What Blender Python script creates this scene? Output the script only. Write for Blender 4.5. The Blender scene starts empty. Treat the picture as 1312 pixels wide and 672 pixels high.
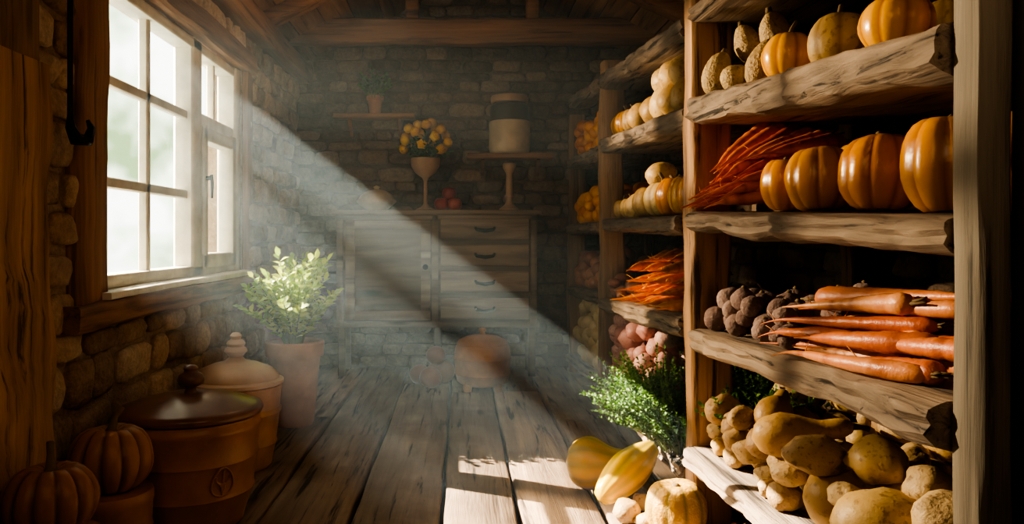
import bpy, math, random
from mathutils import Vector, Matrix, noise
R=random.Random(7)
sc=bpy.context.scene
pi=math.pi
# ------------------------------------------------------------ mesh builder
class MB:
    def __init__(s): s.v=[];s.f=[];s.mi=[];s.r=[];s.a=[]
    def add(s,vs,fs,m=0,rnd=.5,aux=None):
        b=len(s.v); s.v+= [tuple(p) for p in vs]
        s.f+=[tuple(i+b for i in f) for f in fs]; s.mi+=[m]*len(fs)
        s.r+=[rnd]*len(vs); s.a+= aux if aux else [0.0]*len(vs)
    def obj(s,name,mats,parent=None,origin=None,angle=45):
        xs=[p[0] for p in s.v];ys=[p[1] for p in s.v];zs=[p[2] for p in s.v]
        o=Vector(((min(xs)+max(xs))/2,(min(ys)+max(ys))/2,min(zs))) if origin is None else Vector(origin)
        me=bpy.data.meshes.new(name)
        me.from_pydata([(p[0]-o.x,p[1]-o.y,p[2]-o.z) for p in s.v],[],s.f)
        for m in mats: me.materials.append(m)
        me.polygons.foreach_set('material_index',s.mi)
        me.polygons.foreach_set('use_smooth',[True]*len(s.f))
        at=me.attributes.new('rnd','FLOAT','POINT'); at.data.foreach_set('value',s.r)
        at=me.attributes.new('aux','FLOAT','POINT'); at.data.foreach_set('value',s.a)
        me.update()
        try: me.set_sharp_from_angle(angle=math.radians(angle))
        except Exception: pass
        ob=bpy.data.objects.new(name,me); sc.collection.objects.link(ob); ob.location=o
        if parent: 
            ob.parent=parent; ob.location=o-parent.location
        return ob
def box(mb,x0,x1,y0,y1,z0,z1,m=0,rnd=.5):
    vs=[(x,y,z) for x in(x0,x1) for y in(y0,y1) for z in(z0,z1)]
    mb.add(vs,[(0,1,3,2),(4,6,7,5),(0,4,5,1),(2,3,7,6),(0,2,6,4),(1,5,7,3)],m,rnd)
def nz(p,f,seed=0): return noise.noise(Vector((p[0]*f+seed,p[1]*f+seed*.7,p[2]*f-seed)))
def beam(mb,p0,p1,w,h,up=(0,0,1),seg=12,jit=.006,ch=.12,m=0,rnd=None,fr=5):
    p0=Vector(p0);p1=Vector(p1);a=(p1-p0);L=a.length;a.normalize()
    s=a.cross(Vector(up)).normalized();u=s.cross(a).normalized()
    c=min(w,h)*ch
    W=w/2;H=h/2
    cs=[(-W+c,-H),(0,-H),(W-c,-H),(W,-H+c),(W,0),(W,H-c),(W-c,H),(0,H),(-W+c,H),(-W,H-c),(-W,0),(-W,-H+c)]
    n=len(cs);vs=[];sd=R.random()*50
    for i in range(seg+1):
        p=p0+a*(L*i/seg)
        off=s*(nz(p,1.3,sd)*jit*1.5)+u*(nz(p,1.3,sd+9)*jit*1.5)
        for (x,z) in cs:
            q=p+s*x+u*z
            q=q+off+ s*(nz(q,fr,sd)*jit)+u*(nz(q,fr,sd+5)*jit)
            vs.append(q)
    fs=[]
    for i in range(seg):
        for j in range(n):
            k=(j+1)%n
            fs.append((i*n+j,i*n+k,(i+1)*n+k,(i+1)*n+j))
    fs.append(tuple(range(n-1,-1,-1)));fs.append(tuple(range(seg*n,seg*n+n)))
    mb.add(vs,fs,m,R.random() if rnd is None else rnd)
def rev(mb,prof,M=None,seg=28,m=0,rnd=.5,rib=0,nrib=0,na=0,nf=6,aux0=None):
    M=M or Matrix.Identity(4);vs=[];rings=[];ax=[];sd=R.random()*40
    for k,(r,z) in enumerate(prof):
        if r<1e-5:
            vs.append(M@Vector((0,0,z)));rings.append([len(vs)-1]);ax.append(0)
        else:
            ring=[]
            for j in range(seg):
                t=2*pi*j/seg;rr=r;au=0
                if nrib:
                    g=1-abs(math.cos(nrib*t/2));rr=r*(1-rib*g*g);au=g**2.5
                p=Vector((rr*math.cos(t),rr*math.sin(t),z))
                if na: p*=1+na*nz(p,nf,sd)
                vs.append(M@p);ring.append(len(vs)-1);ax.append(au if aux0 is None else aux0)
            rings.append(ring)
    fs=[]
    for a,b in zip(rings[:-1],rings[1:]):
        if len(a)==1 and len(b)==1: continue
        if len(a)==1:
            for j in range(seg): fs.append((a[0],b[(j+1)%seg],b[j]))
        elif len(b)==1:
            for j in range(seg): fs.append((a[j],a[(j+1)%seg],b[0]))
        else:
            for j in range(seg): fs.append((a[j],a[(j+1)%seg],b[(j+1)%seg],b[j]))
    mb.add(vs,fs,m,rnd,ax)
def tube(mb,pts,rad,seg=8,m=0,rnd=.5,aux=None):
    pts=[Vector(p) for p in pts];n=len(pts);vs=[];ax=[]
    t=(pts[1]-pts[0]).normalized();ref=Vector((0,0,1)) if abs(t.z)<.9 else Vector((1,0,0))
    s=t.cross(ref).normalized()
    for i in range(n):
        t=(pts[min(i+1,n-1)]-pts[max(i-1,0)]).normalized()
        s=(s-t*s.dot(t)).normalized();u=t.cross(s)
        for j in range(seg):
            a=2*pi*j/seg
            vs.append(pts[i]+(s*math.cos(a)+u*math.sin(a))*rad[i]);ax.append(aux[i] if aux else 0)
    fs=[(i*seg+j,i*seg+(j+1)%seg,(i+1)*seg+(j+1)%seg,(i+1)*seg+j) for i in range(n-1) for j in range(seg)]
    fs.append(tuple(range(seg-1,-1,-1)));fs.append(tuple(range((n-1)*seg,n*seg)))
    mb.add(vs,fs,m,rnd,ax)
def TR(c,rx=0,ry=0,rz=0,s=(1,1,1)):
    return Matrix.Translation(Vector(c))@Matrix.Rotation(rz,4,'Z')@Matrix.Rotation(ry,4,'Y')@Matrix.Rotation(rx,4,'X')@Matrix.Diagonal((s[0],s[1],s[2],1))
# ------------------------------------------------------------ materials
def newmat(name):
    m=bpy.data.materials.new(name);m.use_nodes=True;nt=m.node_tree
    b=nt.nodes['Principled BSDF'];return m,nt,b
def nd(nt,t,**k):
    n=nt.nodes.new(t)
    for a,v in k.items(): setattr(n,a,v)
    return n
def ramp(nt,fac,stops):
    r=nd(nt,'ShaderNodeValToRGB');cr=r.color_ramp
    while len(cr.elements)<len(stops): cr.elements.new(.5)
    for e,(p,c) in zip(cr.elements,stops):
        e.position=p;e.color=(c[0],c[1],c[2],1)
    nt.links.new(fac,r.inputs[0]);return r.outputs[0]
def mixc(nt,fac,a,b,mode='MIX'):
    n=nd(nt,'ShaderNodeMix',data_type='RGBA',blend_type=mode)
    for s,v in ((n.inputs[0],fac),(n.inputs[6],a),(n.inputs[7],b)):
        if isinstance(v,(int,float)): s.default_value=v
        elif isinstance(v,tuple): s.default_value=(v[0],v[1],v[2],1)
        else: nt.links.new(v,s)
    return n.outputs[2]
def mth(nt,op,a,b=0.0):
    n=nd(nt,'ShaderNodeMath',operation=op)
    for s,v in ((n.inputs[0],a),(n.inputs[1],b)):
        if isinstance(v,(int,float)): s.default_value=v
        else: nt.links.new(v,s)
    return n.outputs[0]
def attr(nt,n): 
    a=nd(nt,'ShaderNodeAttribute');a.attribute_name=n;return a.outputs['Fac']
def coords(nt,scale=(1,1,1),rndoff=True):
    tc=nd(nt,'ShaderNodeTexCoord');mp=nd(nt,'ShaderNodeMapping');mp.inputs['Scale'].default_value=scale
    src=tc.outputs['Object']
    if rndoff:
        c=nd(nt,'ShaderNodeCombineXYZ');r=mth(nt,'MULTIPLY',attr(nt,'rnd'),13.7)
        for i in range(3): nt.links.new(r,c.inputs[i])
        ad=nd(nt,'ShaderNodeVectorMath',operation='ADD')
        nt.links.new(src,ad.inputs[0]);nt.links.new(c.outputs[0],ad.inputs[1]);src=ad.outputs[0]
    nt.links.new(src,mp.inputs[0]);return mp.outputs[0]
def ntex(nt,vec,scale,detail=6,rough=.6,dist=0):
    n=nd(nt,'ShaderNodeTexNoise');n.inputs['Scale'].default_value=scale;n.inputs['Detail'].default_value=detail
    n.inputs['Roughness'].default_value=rough;n.inputs['Distortion'].default_value=dist
    nt.links.new(vec,n.inputs['Vector']);return n.outputs['Fac']
def bump(nt,b,h,strength,dist=.01,prev=None):
    n=nd(nt,'ShaderNodeBump');n.inputs['Strength'].default_value=strength;n.inputs['Distance'].default_value=dist
    nt.links.new(h,n.inputs['Height'])
    if prev: nt.links.new(prev,n.inputs['Normal'])
    nt.links.new(n.outputs[0],b.inputs['Normal']);return n.outputs[0]
def wood(name,dark,light,axis='Z',rough=.75,bs=.6,grain=22,crack=.5,var=.35,blot=None):
    m,nt,b=newmat(name)
    al=1.1;sc_={'X':(al,grain,grain),'Y':(grain,al,grain),'Z':(grain,grain,al)}[axis]
    v=coords(nt,sc_)
    g=ntex(nt,v,1,9,.65,.5)
    sc2={'X':(al,8,8),'Y':(8,al,8),'Z':(8,8,al)}[axis]
    v2=coords(nt,tuple(x*.55 for x in sc2));g2=ntex(nt,v2,1,4,.5,1.2)
    v3=coords(nt,(1.6,1.6,1.6));g3=ntex(nt,v3,1,5,.6)
    c=ramp(nt,g,[(.3,dark),(.5,tuple((x+y)/2 for x,y in zip(dark,light))),(.68,light)])
    c=mixc(nt,.5,c,ramp(nt,g2,[(.35,tuple(x*.75 for x in dark)),(.65,tuple(min(1,x*1.1) for x in light))]))
    if blot: c=mixc(nt,ramp(nt,g3,[(.45,(0,0,0)),(.65,(.7,.7,.7))]),c,blot)
    cr=ramp(nt,g,[(.36,(1,1,1)),(.43,(0,0,0))])
    c=mixc(nt,mth(nt,'MULTIPLY',cr,crack),c,tuple(x*.2 for x in dark))
    sk={'X':(1.3,5,5),'Y':(5,1.3,5),'Z':(5,5,1.3)}[axis]
    vo=nd(nt,'ShaderNodeTexVoronoi');vo.inputs['Scale'].default_value=1.0;nt.links.new(coords(nt,sk),vo.inputs['Vector'])
    kn=ramp(nt,vo.outputs['Distance'],[(.06,(1,1,1)),(.17,(0,0,0))])
    c=mixc(nt,mth(nt,'MULTIPLY',kn,.75),c,tuple(x*.35 for x in dark))
    h=nd(nt,'ShaderNodeHueSaturation');nt.links.new(c,h.inputs['Color'])
    nt.links.new(mth(nt,'ADD',mth(nt,'MULTIPLY',attr(nt,'rnd'),var*2),1-var),h.inputs['Value'])
    nt.links.new(h.outputs[0],b.inputs['Base Color']);b.inputs['Roughness'].default_value=rough
    n1=bump(nt,b,g,bs,.012);bump(nt,b,g2,bs*.6,.02,n1)
    return m
def organic(name,cols,nscale=8,rough=.5,bs=.15,bscale=40,spots=None,groove=None,var=.5,trans=0):
    m,nt,b=newmat(name)
    v=coords(nt,(1,1,1));g=ntex(nt,v,nscale,5,.6)
    f=mth(nt,'ADD',mth(nt,'MULTIPLY',g,1-var),mth(nt,'MULTIPLY',attr(nt,'rnd'),var))
    k=len(cols);c=ramp(nt,f,[(.2+.6*i/max(1,k-1),cols[i]) for i in range(k)])
    s=ntex(nt,v,bscale,4,.6)
    if spots: c=mixc(nt,ramp(nt,s,[(.55,(0,0,0)),(.66,(.75,.75,.75))]),c,spots)
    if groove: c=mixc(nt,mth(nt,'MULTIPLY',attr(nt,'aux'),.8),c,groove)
    nt.links.new(c,b.inputs['Base Color']);b.inputs['Roughness'].default_value=rough
    bump(nt,b,s,bs,.01)
    if trans:
        t=nd(nt,'ShaderNodeBsdfTranslucent');nt.links.new(c,t.inputs['Color']);mx=nd(nt,'ShaderNodeMixShader');mx.inputs[0].default_value=trans
        o=nt.nodes['Material Output'];nt.links.new(b.outputs[0],mx.inputs[1]);nt.links.new(t.outputs[0],mx.inputs[2]);nt.links.new(mx.outputs[0],o.inputs[0])
    return m
M={}
M['post']=wood('post_wood',(.10,.052,.024),(.44,.26,.125),'Z',bs=.8,grain=26,crack=.85)
M['postg']=wood('post_grey_wood',(.06,.052,.038),(.21,.18,.135),'Z',bs=.7,crack=.8)
M['beamy']=wood('beam_wood_y',(.10,.048,.02),(.36,.19,.085),'Y')
M['beamx']=wood('beam_wood_x',(.10,.045,.018),(.36,.18,.08),'X')
M['shelf']=wood('shelf_weathered_wood',(.075,.055,.040),(.35,.265,.185),'Y',bs=1.0,grain=36,crack=1.0)
M['floor']=wood('floor_planks_wood',(.12,.078,.050),(.44,.32,.22),'Y',bs=.9,grain=20,crack=.95,var=.25,blot=(.15,.10,.065))
M['roof']=wood('roof_boards_wood',(.12,.055,.024),(.40,.22,.105),'Y')
M['cab']=wood('cabinet_wood',(.10,.07,.048),(.31,.235,.165),'X',bs=.25,grain=14,crack=.2)
M['casing']=wood('casing_wood',(.08,.036,.018),(.32,.17,.08),'Z')
M['casingy']=wood('casing_wood_y',(.08,.036,.018),(.34,.18,.085),'Y')
def stone(name,cols,bs=.8):
    m,nt,b=newmat(name);v=coords(nt)
    g=ntex(nt,v,9,8,.65);f=mth(nt,'ADD',mth(nt,'MULTIPLY',g,.6),mth(nt,'MULTIPLY',attr(nt,'rnd'),.4))
    c=ramp(nt,f,[(.25,cols[0]),(.5,cols[1]),(.75,cols[2])])
    g2=ntex(nt,v,45,6,.7);c=mixc(nt,.35,c,ramp(nt,g2,[(.3,(.1,.08,.06)),(.7,(.9,.85,.75))]),'OVERLAY')
    nt.links.new(c,b.inputs['Base Color']);b.inputs['Roughness'].default_value=.9
    n=bump(nt,b,g,bs,.03);bump(nt,b,g2,bs*.7,.008,n);return m
M['stoneL']=stone('stone_warm',[(.18,.115,.07),(.40,.29,.19),(.56,.44,.31)],1.0)
M['stoneB']=stone('stone_brown',[(.09,.062,.042),(.22,.16,.11),(.34,.26,.185)],1.0)
M['mortar']=stone('mortar',[(.09,.065,.045),(.15,.115,.08),(.22,.17,.125)])
M['mortarL']=stone('mortar_light',[(.20,.14,.095),(.31,.23,.16),(.42,.33,.24)],1.0)
def simple(name,col,rough=.5,metal=0,bs=.1,scale=20,var=.15):
    m,nt,b=newmat(name);v=coords(nt);g=ntex(nt,v,scale*.3,5,.6)
    c=ramp(nt,g,[(.3,tuple(x*(1-var*1.6) for x in col)),(.7,tuple(min(1,x*(1+var)) for x in col))])
    nt.links.new(c,b.inputs['Base Color']);b.inputs['Roughness'].default_value=rough;b.inputs['Metallic'].default_value=metal
    bump(nt,b,ntex(nt,v,scale*2,4),bs,.006);return m
M['white']=simple('white_paint',(.62,.58,.49),.5,bs=.25)
M['iron']=simple('black_iron',(.015,.014,.013),.5,.7)
M['terra']=simple('glazed_terracotta',(.38,.18,.08),.35,bs=.2,scale=10,var=.3)
M['terra2']=simple('tan_earthenware',(.52,.29,.14),.45,bs=.2,scale=10,var=.3)
M['terralid']=simple('pale_lid_ceramic',(.48,.33,.22),.42,bs=.15,scale=10)
M['potc']=simple('terracotta_pot',(.45,.24,.15),.8,bs=.3)
M['soil']=simple('soil',(.04,.025,.015),.95,bs=1)
M['cream']=simple('cream_ceramic',(.62,.53,.38),.4)
M['darkw']=simple('dark_lid',(.05,.035,.025),.45)
M['black']=simple('near_black_boards',(.02,.016,.012),.9,bs=.5)  # near-black board colour for the rack end panel
M['green']=organic('bright_leaf',[(.20,.34,.03),(.42,.56,.07),(.68,.74,.15)],4,.5,.05,trans=.4)
M['herb']=organic('herb_leaf',[(.03,.10,.01),(.08,.21,.02),(.18,.34,.05)],6,.5,.05,trans=.3)
M['stemg']=simple('green_stem',(.20,.26,.08),.6)
M['stem']=simple('dry_stem',(.16,.11,.05),.85,bs=.6)
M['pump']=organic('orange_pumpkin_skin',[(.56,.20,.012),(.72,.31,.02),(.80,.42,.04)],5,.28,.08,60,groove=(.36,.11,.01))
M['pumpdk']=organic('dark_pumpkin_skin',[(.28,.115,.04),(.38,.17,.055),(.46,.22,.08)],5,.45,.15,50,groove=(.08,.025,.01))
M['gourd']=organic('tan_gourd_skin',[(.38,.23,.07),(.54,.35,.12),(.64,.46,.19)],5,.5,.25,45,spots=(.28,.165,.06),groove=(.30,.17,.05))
M['warty']=organic('warty_gourd_skin',[(.30,.20,.08),(.44,.31,.14),(.54,.41,.2)],5,.6,1.0,70,spots=(.18,.11,.05))
M['potato']=organic('potato_skin',[(.31,.19,.085),(.48,.33,.155),(.62,.46,.24)],9,.6,.5,55,spots=(.20,.115,.05))
M['pinkp']=organic('pink_potato_skin',[(.42,.18,.15),(.56,.29,.24),(.66,.40,.33)],9,.55,.2,50,spots=(.28,.11,.09))
M['pale']=organic('pale_turnip_skin',[(.50,.38,.18),(.62,.50,.26),(.70,.6,.38)],9,.5,.2,40)
M['beet']=organic('beet_skin',[(.12,.07,.06),(.21,.14,.12),(.31,.22,.19)],12,.85,.8,60,spots=(.34,.26,.21))
M['orange']=organic('small_orange_skin',[(.66,.20,.012),(.80,.31,.02),(.88,.42,.04)],5,.4,.1,80)
M['plum']=organic('red_onion_skin',[(.24,.08,.045),(.38,.16,.09),(.48,.25,.15)],6,.4,.1,30)
M['carrot']=organic('orange_carrot_skin',[(.78,.24,.01),(.88,.35,.02),(.92,.46,.05)],10,.45,.2,50,groove=(.62,.17,.01),var=.6)
M['redc']=organic('red_carrot_skin',[(.50,.09,.02),(.66,.17,.035),(.78,.30,.08)],10,.4,.2,50,groove=(.36,.065,.018),var=.6)
M['pinkc']=organic('rosy_carrot_skin',[(.50,.12,.04),(.66,.22,.08),(.76,.36,.16)],10,.42,.3,50,groove=(.34,.085,.03),var=.6)
M['yellow']=organic('yellow_squash_skin',[(.68,.40,.004),(.80,.52,.01),(.86,.62,.04)],6,.35,.08,30,groove=(.16,.22,.01))
M['melon']=organic('netted_melon_skin',[(.46,.24,.03),(.58,.34,.06),(.64,.42,.11)],6,.55,.8,45,spots=(.68,.50,.24),groove=(.20,.17,.03))
gm,nt,b=newmat('window_glass');nt.nodes.remove(b);out=nt.nodes['Material Output']
t=nd(nt,'ShaderNodeBsdfTransparent');g=nd(nt,'ShaderNodeBsdfGlossy');g.inputs['Roughness'].default_value=.05
mx=nd(nt,'ShaderNodeMixShader');mx.inputs[0].default_value=.05
nt.links.new(t.outputs[0],mx.inputs[1]);nt.links.new(g.outputs[0],mx.inputs[2]);nt.links.new(mx.outputs[0],out.inputs[0])
# ------------------------------------------------------------ dimensions
XL=-1.52;XR=1.80;YB=7.25;YF=-.9;ZW=2.78;XC=.14;ZR=3.65
WY0,WY1,WZ0,WZ1=3.28,5.43,.95,2.36
# ------------------------------------------------------------ room
mb=MB()
edges=[-1.72,-1.30,-.86,-.47,-.08,.255,.62,.98,1.36,1.80]
for a,bb in zip(edges[:-1],edges[1:]):
    y=YF
    while y<YB:
        L=R.uniform(2.2,4.2);y2=min(YB+.02,y+L)
        if YB-y2<.7:y2=YB+.02
        beam(mb,((a+bb)/2,y+.003,-.03),((a+bb)/2,y2-.003,-.03),bb-a-.020,.06,seg=int((y2-y)*9)+2,jit=.006,ch=.13,fr=4)
        y=y2
fl=mb.obj('floor',[M['floor']],angle=60)
mb=MB();box(mb,-1.9,2.1,YF-.3,YB+.3,-.2,-.07);mb.obj('subfloor',[M['soil']],parent=fl)

def sstone(mb,c,sx,sy,sz,axis,rnd):
    seg=16;rg=[-.25,.2,.55,.8,1.0]
    sp=lambda v,e:math.copysign(abs(v)**e,v)
    vs=[];sd=R.random()*90
    rot=R.uniform(-.08,.08)
    for t in rg[:-1]:
        ph=t*pi/2
        cr=math.cos(ph)**.35;h=sp(math.sin(ph),.6)
        for j in range(seg):
            th=2*pi*j/seg
            a=sp(math.cos(th),.42)*cr;b_=sp(math.sin(th),.5)*cr
            a,b_=a+b_*rot,b_-a*rot
            vs.append((a,b_,h))
    vs.append((0,0,1))
    o=[]
    for (a,b_,h) in vs:
        k=1+.16*nz((a,b_,h),1.6,sd)+.08*nz((a,b_,h),4,sd)
        a*=sx*k;b_*=sz*k;h=h*sy+.022*nz((a,b_,0),9,sd)
        if axis=='X+':o.append((c[0]+h,c[1]+a,c[2]+b_))
        elif axis=='X-':o.append((c[0]-h,c[1]-a,c[2]+b_))
        else:o.append((c[0]+a,c[1]-h,c[2]+b_))
    n=len(rg)-1;fs=[]
    for i in range(n-1):
        for j in range(seg):
            k=(j+1)%seg;fs.append((i*seg+j,i*seg+k,(i+1)*seg+k,(i+1)*seg+j))
    for j in range(seg):fs.append(((n-1)*seg+j,(n-1)*seg+(j+1)%seg,n*seg))
    mb.add(o,fs,0,rnd)
def stones(mb,axis,wall,u0,u1,z0,z1,hr,wr,hole=None,top=None,depth=.035,fit=.95):
    z=z0
    while z<z1:
        h=R.uniform(*hr);zc=z+h/2
        iv=[(u0,u1)]
        if hole and zc>hole[2]-.02 and zc<hole[3]+.02: iv=[(u0,hole[0]),(hole[1],u1)]
        for a,b_ in iv:
            u=a-R.uniform(0,.1) if a==u0 else a
            while u<b_-.04:
                w=R.uniform(*wr)
                if u+w>b_-.05:w=b_-u
                uc=u+w/2
                if top is None or zc<top(uc):
                    hh=h*R.uniform(.86,1.06);dz=R.uniform(-.01,.01)
                    if axis=='Y-':c=(uc,wall,zc+dz)
                    else:c=(wall,uc,zc+dz)
                    sstone(mb,c,w/2*(fit+.02),depth*R.uniform(.7,1.5),hh/2*fit,axis,R.random())
                u+=w
        z+=h
mb=MB()
xo=XL-.25
box(mb,xo,XL,YF,WY0,-.2,ZW+.1);box(mb,xo,XL,WY1,YB,-.2,ZW+.1)
box(mb,xo,XL,WY0,WY1,-.2,WZ0-.02);box(mb,xo,XL,WY0,WY1,WZ1+.02,ZW+.1)
wl=mb.obj('wall_left',[M['mortarL']])
mb=MB();stones(mb,'X+',XL-.004,1.2,YB-.02,.0,ZW-.1,(.10,.20),(.15,.42),(WY0-.02,WY1+.08,WZ0-.05,WZ1+.1),depth=.036,fit=.93)
mb.obj('stones',[M['stoneL']],parent=wl,angle=80)
roofz=lambda x:ZW+(ZR-ZW)*(1-abs(x-XC)/(XR-XC))
mb=MB();box(mb,xo,XR+.25,YB,YB+.25,-.2,ZR+.1);wb=mb.obj('wall_back',[M['mortar']])
mb=MB();stones(mb,'Y-',YB+.005,XL,XR,.0,ZR,(.085,.15),(.15,.38),top=roofz,depth=.04)
mb.obj('stones',[M['stoneB']],parent=wb,angle=80)
mb=MB();box(mb,XR,XR+.25,YF,YB,-.2,ZW+.1);wr=mb.obj('wall_right',[M['mortar']])
mb=MB();stones(mb,'X-',XR+.005,1.2,YB-.02,0,ZW-.1,(.10,.16),(.2,.4),depth=.04)
mb.obj('stones',[M['stoneB']],parent=wr,angle=80)
mb=MB();box(mb,xo,XR+.25,YF-.25,YF,-.2,ZR+.1);mb.obj('wall_front',[M['mortar']])
mb=MB()
for sgn,xe in((-1,xo),(1,XR+.25)):
    A=Vector((xe,0,roofz(xe) if sgn>0 else ZW+(ZR-ZW)*(1-(XC-xe)/(XC-XL))));B=Vector((XC,0,ZR))
    n=9;d=(B-A)/n
    for i in range(n):
        c=A+d*(i+.5);nrm=Vector((-d.z,0,d.x)).normalized()
        if nrm.z<0:nrm=-nrm
        beam(mb,c+Vector((0,YF-.1,.03)),c+Vector((0,YB+.1,.03)),d.length-.008,.05,up=nrm,seg=16,jit=.004)
ce=mb.obj('ceiling',[M['roof']])
mb=MB()
for xe in(xo-.05,XR+.3):
    ze=ZW-.02
    vs=[(xe,YF-.2,ze+.08),(xe,YB+.2,ze+.08),(XC,YB+.2,ZR+.1),(XC,YF-.2,ZR+.1),(xe,YF-.2,ze+.3),(xe,YB+.2,ze+.3),(XC,YB+.2,ZR+.3),(XC,YF-.2,ZR+.3)]
    mb.add(vs,[(0,1,2,3),(4,7,6,5),(0,4,5,1),(1,5,6,2),(2,6,7,3),(3,7,4,0)])
mb.obj('roof_light_blocker',[M['darkw']],parent=ce)  # unseen slabs added above the boards to stop light leaking through gaps
mb=MB();beam(mb,(XL+.07,YF,ZW-.08),(XL+.07,YB-.05,ZW-.08),.17,.17,seg=40,jit=.012,rnd=.7);mb.obj('trim_1',[M['beamy']])
mb=MB();beam(mb,(XR-.07,YF,ZW-.08),(XR-.07,YB-.05,ZW-.08),.15,.17,seg=40,jit=.012,rnd=.3);mb.obj('trim_2',[M['beamy']])
for yy in(1.6,3.1,4.55,5.7):
    mb=MB()
    for xe in(XL-.02,XR+.02):
        beam(mb,(xe,yy,ZW-.02),(XC,yy,ZR-.10),.14,.17,up=(0,1,0),seg=12,jit=.01,rnd=.6)
    mb.obj('roof_rafter',[M['beamx']])
mb=MB();beam(mb,(XL+.02,6.55,2.93),(XR-.02,6.55,2.93),.17,.20,up=(0,0,1),seg=24,jit=.012,rnd=.6)
for xx in(-.40,.60): beam(mb,(xx,6.55,3.0),(xx,6.55,roofz(xx)-.03),.11,.11,up=(0,1,0),seg=6,jit=.008,rnd=.5)
mb.obj('tie_beam',[M['beamx']])
# ------------------------------------------------------------ window
win=bpy.data.objects.new('window_1',None);sc.collection.objects.link(win);win.location=(-1.6,4.35,.95)
mb=MB()
def wb_(y0,y1,z0,z1,x0=-1.645,x1=-1.555):
    beam(mb,((x0+x1)/2,y0,(z0+z1)/2),((x0+x1)/2,y1,(z0+z1)/2),x1-x0,z1-z0,seg=2,jit=0,ch=.12) if (y1-y0)>(z1-z0) else beam(mb,((x0+x1)/2,(y0+y1)/2,z0),((x0+x1)/2,(y0+y1)/2,z1),y1-y0,x1-x0,up=(1,0,0),seg=2,jit=0,ch=.12)
zt=WZ1;zb=.975
wb_(3.29,3.42,zb,zt,-1.66,-1.54);wb_(5.31,5.43,zb,zt,-1.66,-1.53)
wb_(3.29,5.43,zt-.06,zt,-1.66,-1.54);wb_(3.29,5.43,zb,zb+.06,-1.66,-1.54)
wb_(4.50,4.66,zb,zt,-1.66,-1.54)
wb_(3.92,3.97,zb,zt,-1.62,-1.575)
for z in(1.45,1.91): wb_(3.4,4.52,z-.025,z+.025,-1.62,-1.575)
wb_(4.62,5.35,1.86,1.95,-1.65,-1.55);wb_(4.975,5.01,1.92,zt,-1.62,-1.575)
for a in((4.66,4.74,zb+.04,1.88),(5.24,5.33,zb+.04,1.88),(4.66,5.33,zb+.04,zb+.13),(4.66,5.33,1.79,1.87)): wb_(a[0],a[1],a[2],a[3],-1.63,-1.53)
mb.obj('frame',[M['white']],parent=win)
mb=MB();box(mb,-1.60,-1.597,3.40,5.33,zb,zt);mb.obj('glass',[gm],parent=win)
mb=MB();tube(mb,[(-1.53,4.70,1.56),(-1.50,4.70,1.56)],[.012,.012]);tube(mb,[(-1.50,4.70,1.58),(-1.495,4.70,1.53),(-1.50,4.71,1.44)],[.010,.010,.007]);mb.obj('handle',[M['iron']],parent=win)
mb=MB();beam(mb,(-1.50,3.20,.962),(-1.50,5.45,.962),.14,.03,seg=14,jit=.003);mb.obj('inner_sill',[M['white']],parent=win)
mb=MB();beam(mb,(-1.555,3.14,.93),(-1.555,3.14,2.60),.27,.18,up=(1,0,0),seg=14,jit=.010,rnd=.7)
beam(mb,(-1.56,5.53,.93),(-1.56,5.53,2.55),.17,.14,up=(1,0,0),seg=14,jit=.008,rnd=.8)
mb.obj('casing_sides',[M['casing']],parent=win)
mb=MB();beam(mb,(-1.545,2.9,2.44),(-1.545,5.62,2.44),.16,.15,seg=20,jit=.01,rnd=.7)
beam(mb,(-1.52,2.93,.895),(-1.52,5.66,.895),.20,.105,seg=24,jit=.010,rnd=.9)
mb.obj('casing_header_and_sill',[M['casingy']],parent=win)
mb=MB();beam(mb,(-1.49,2.52,0),(-1.49,2.52,1.80),.42,.15,up=(1,0,0),seg=24,jit=.024,rnd=.85)
beam(mb,(-1.50,2.50,1.80),(-1.50,2.50,2.7),.36,.12,up=(1,0,0),seg=8,jit=.012,rnd=.2)
mb.obj('timber_post',[M['post']])
mb=MB();pts=[(-1.40,2.80,2.6-.06*i) for i in range(17)]+[(-1.40,2.80,1.60),(-1.40,2.84,1.56),(-1.38,2.89,1.56),(-1.38,2.92,1.61),(-1.39,2.91,1.64)]
tube(mb,pts,[.010]*17+[.018,.026,.022,.015,.007],8);mb.obj('iron_hook',[M['iron']])
# ------------------------------------------------------------ storage shelving
XS=.97
rack=bpy.data.objects.new('storage_rack',None);sc.collection.objects.link(rack);rack.location=(1.35,4.2,0)
mb=MB()
def post(y,w,x0=XS,ww=.15,m=0,zt=2.3,rnd=.6,jit=.012):
    beam(mb,(x0+w/2,y,0),(x0+w/2,y,zt),ww,w,up=(1,0,0),seg=28,jit=jit,m=m,rnd=rnd)
post(3.33,.17,ww=.13,zt=2.75,rnd=.8);post(5.42,.16,ww=.13,zt=2.42,rnd=.65);post(7.02,.15,ww=.12,rnd=.4)
for y in(3.30,5.35,7.0,1.6): post(y,.10,x0=1.63,ww=.11,rnd=.3,zt=2.5)
mb.obj('posts',[M['post']],parent=rack)
mb=MB();post(1.50,.062,ww=.09,rnd=.5,zt=2.75,jit=.004);mb.obj('near_post',[M['postg']],parent=rack)
mb=MB()
for i in range(3): beam(mb,(1.155+.23*i,1.46,0),(1.155+.23*i,1.46,2.75),.225,.03,up=(0,1,0),seg=6,jit=.003,rnd=.1)
mb.obj('end_panel',[M['black']],parent=rack)
SH={}
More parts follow.
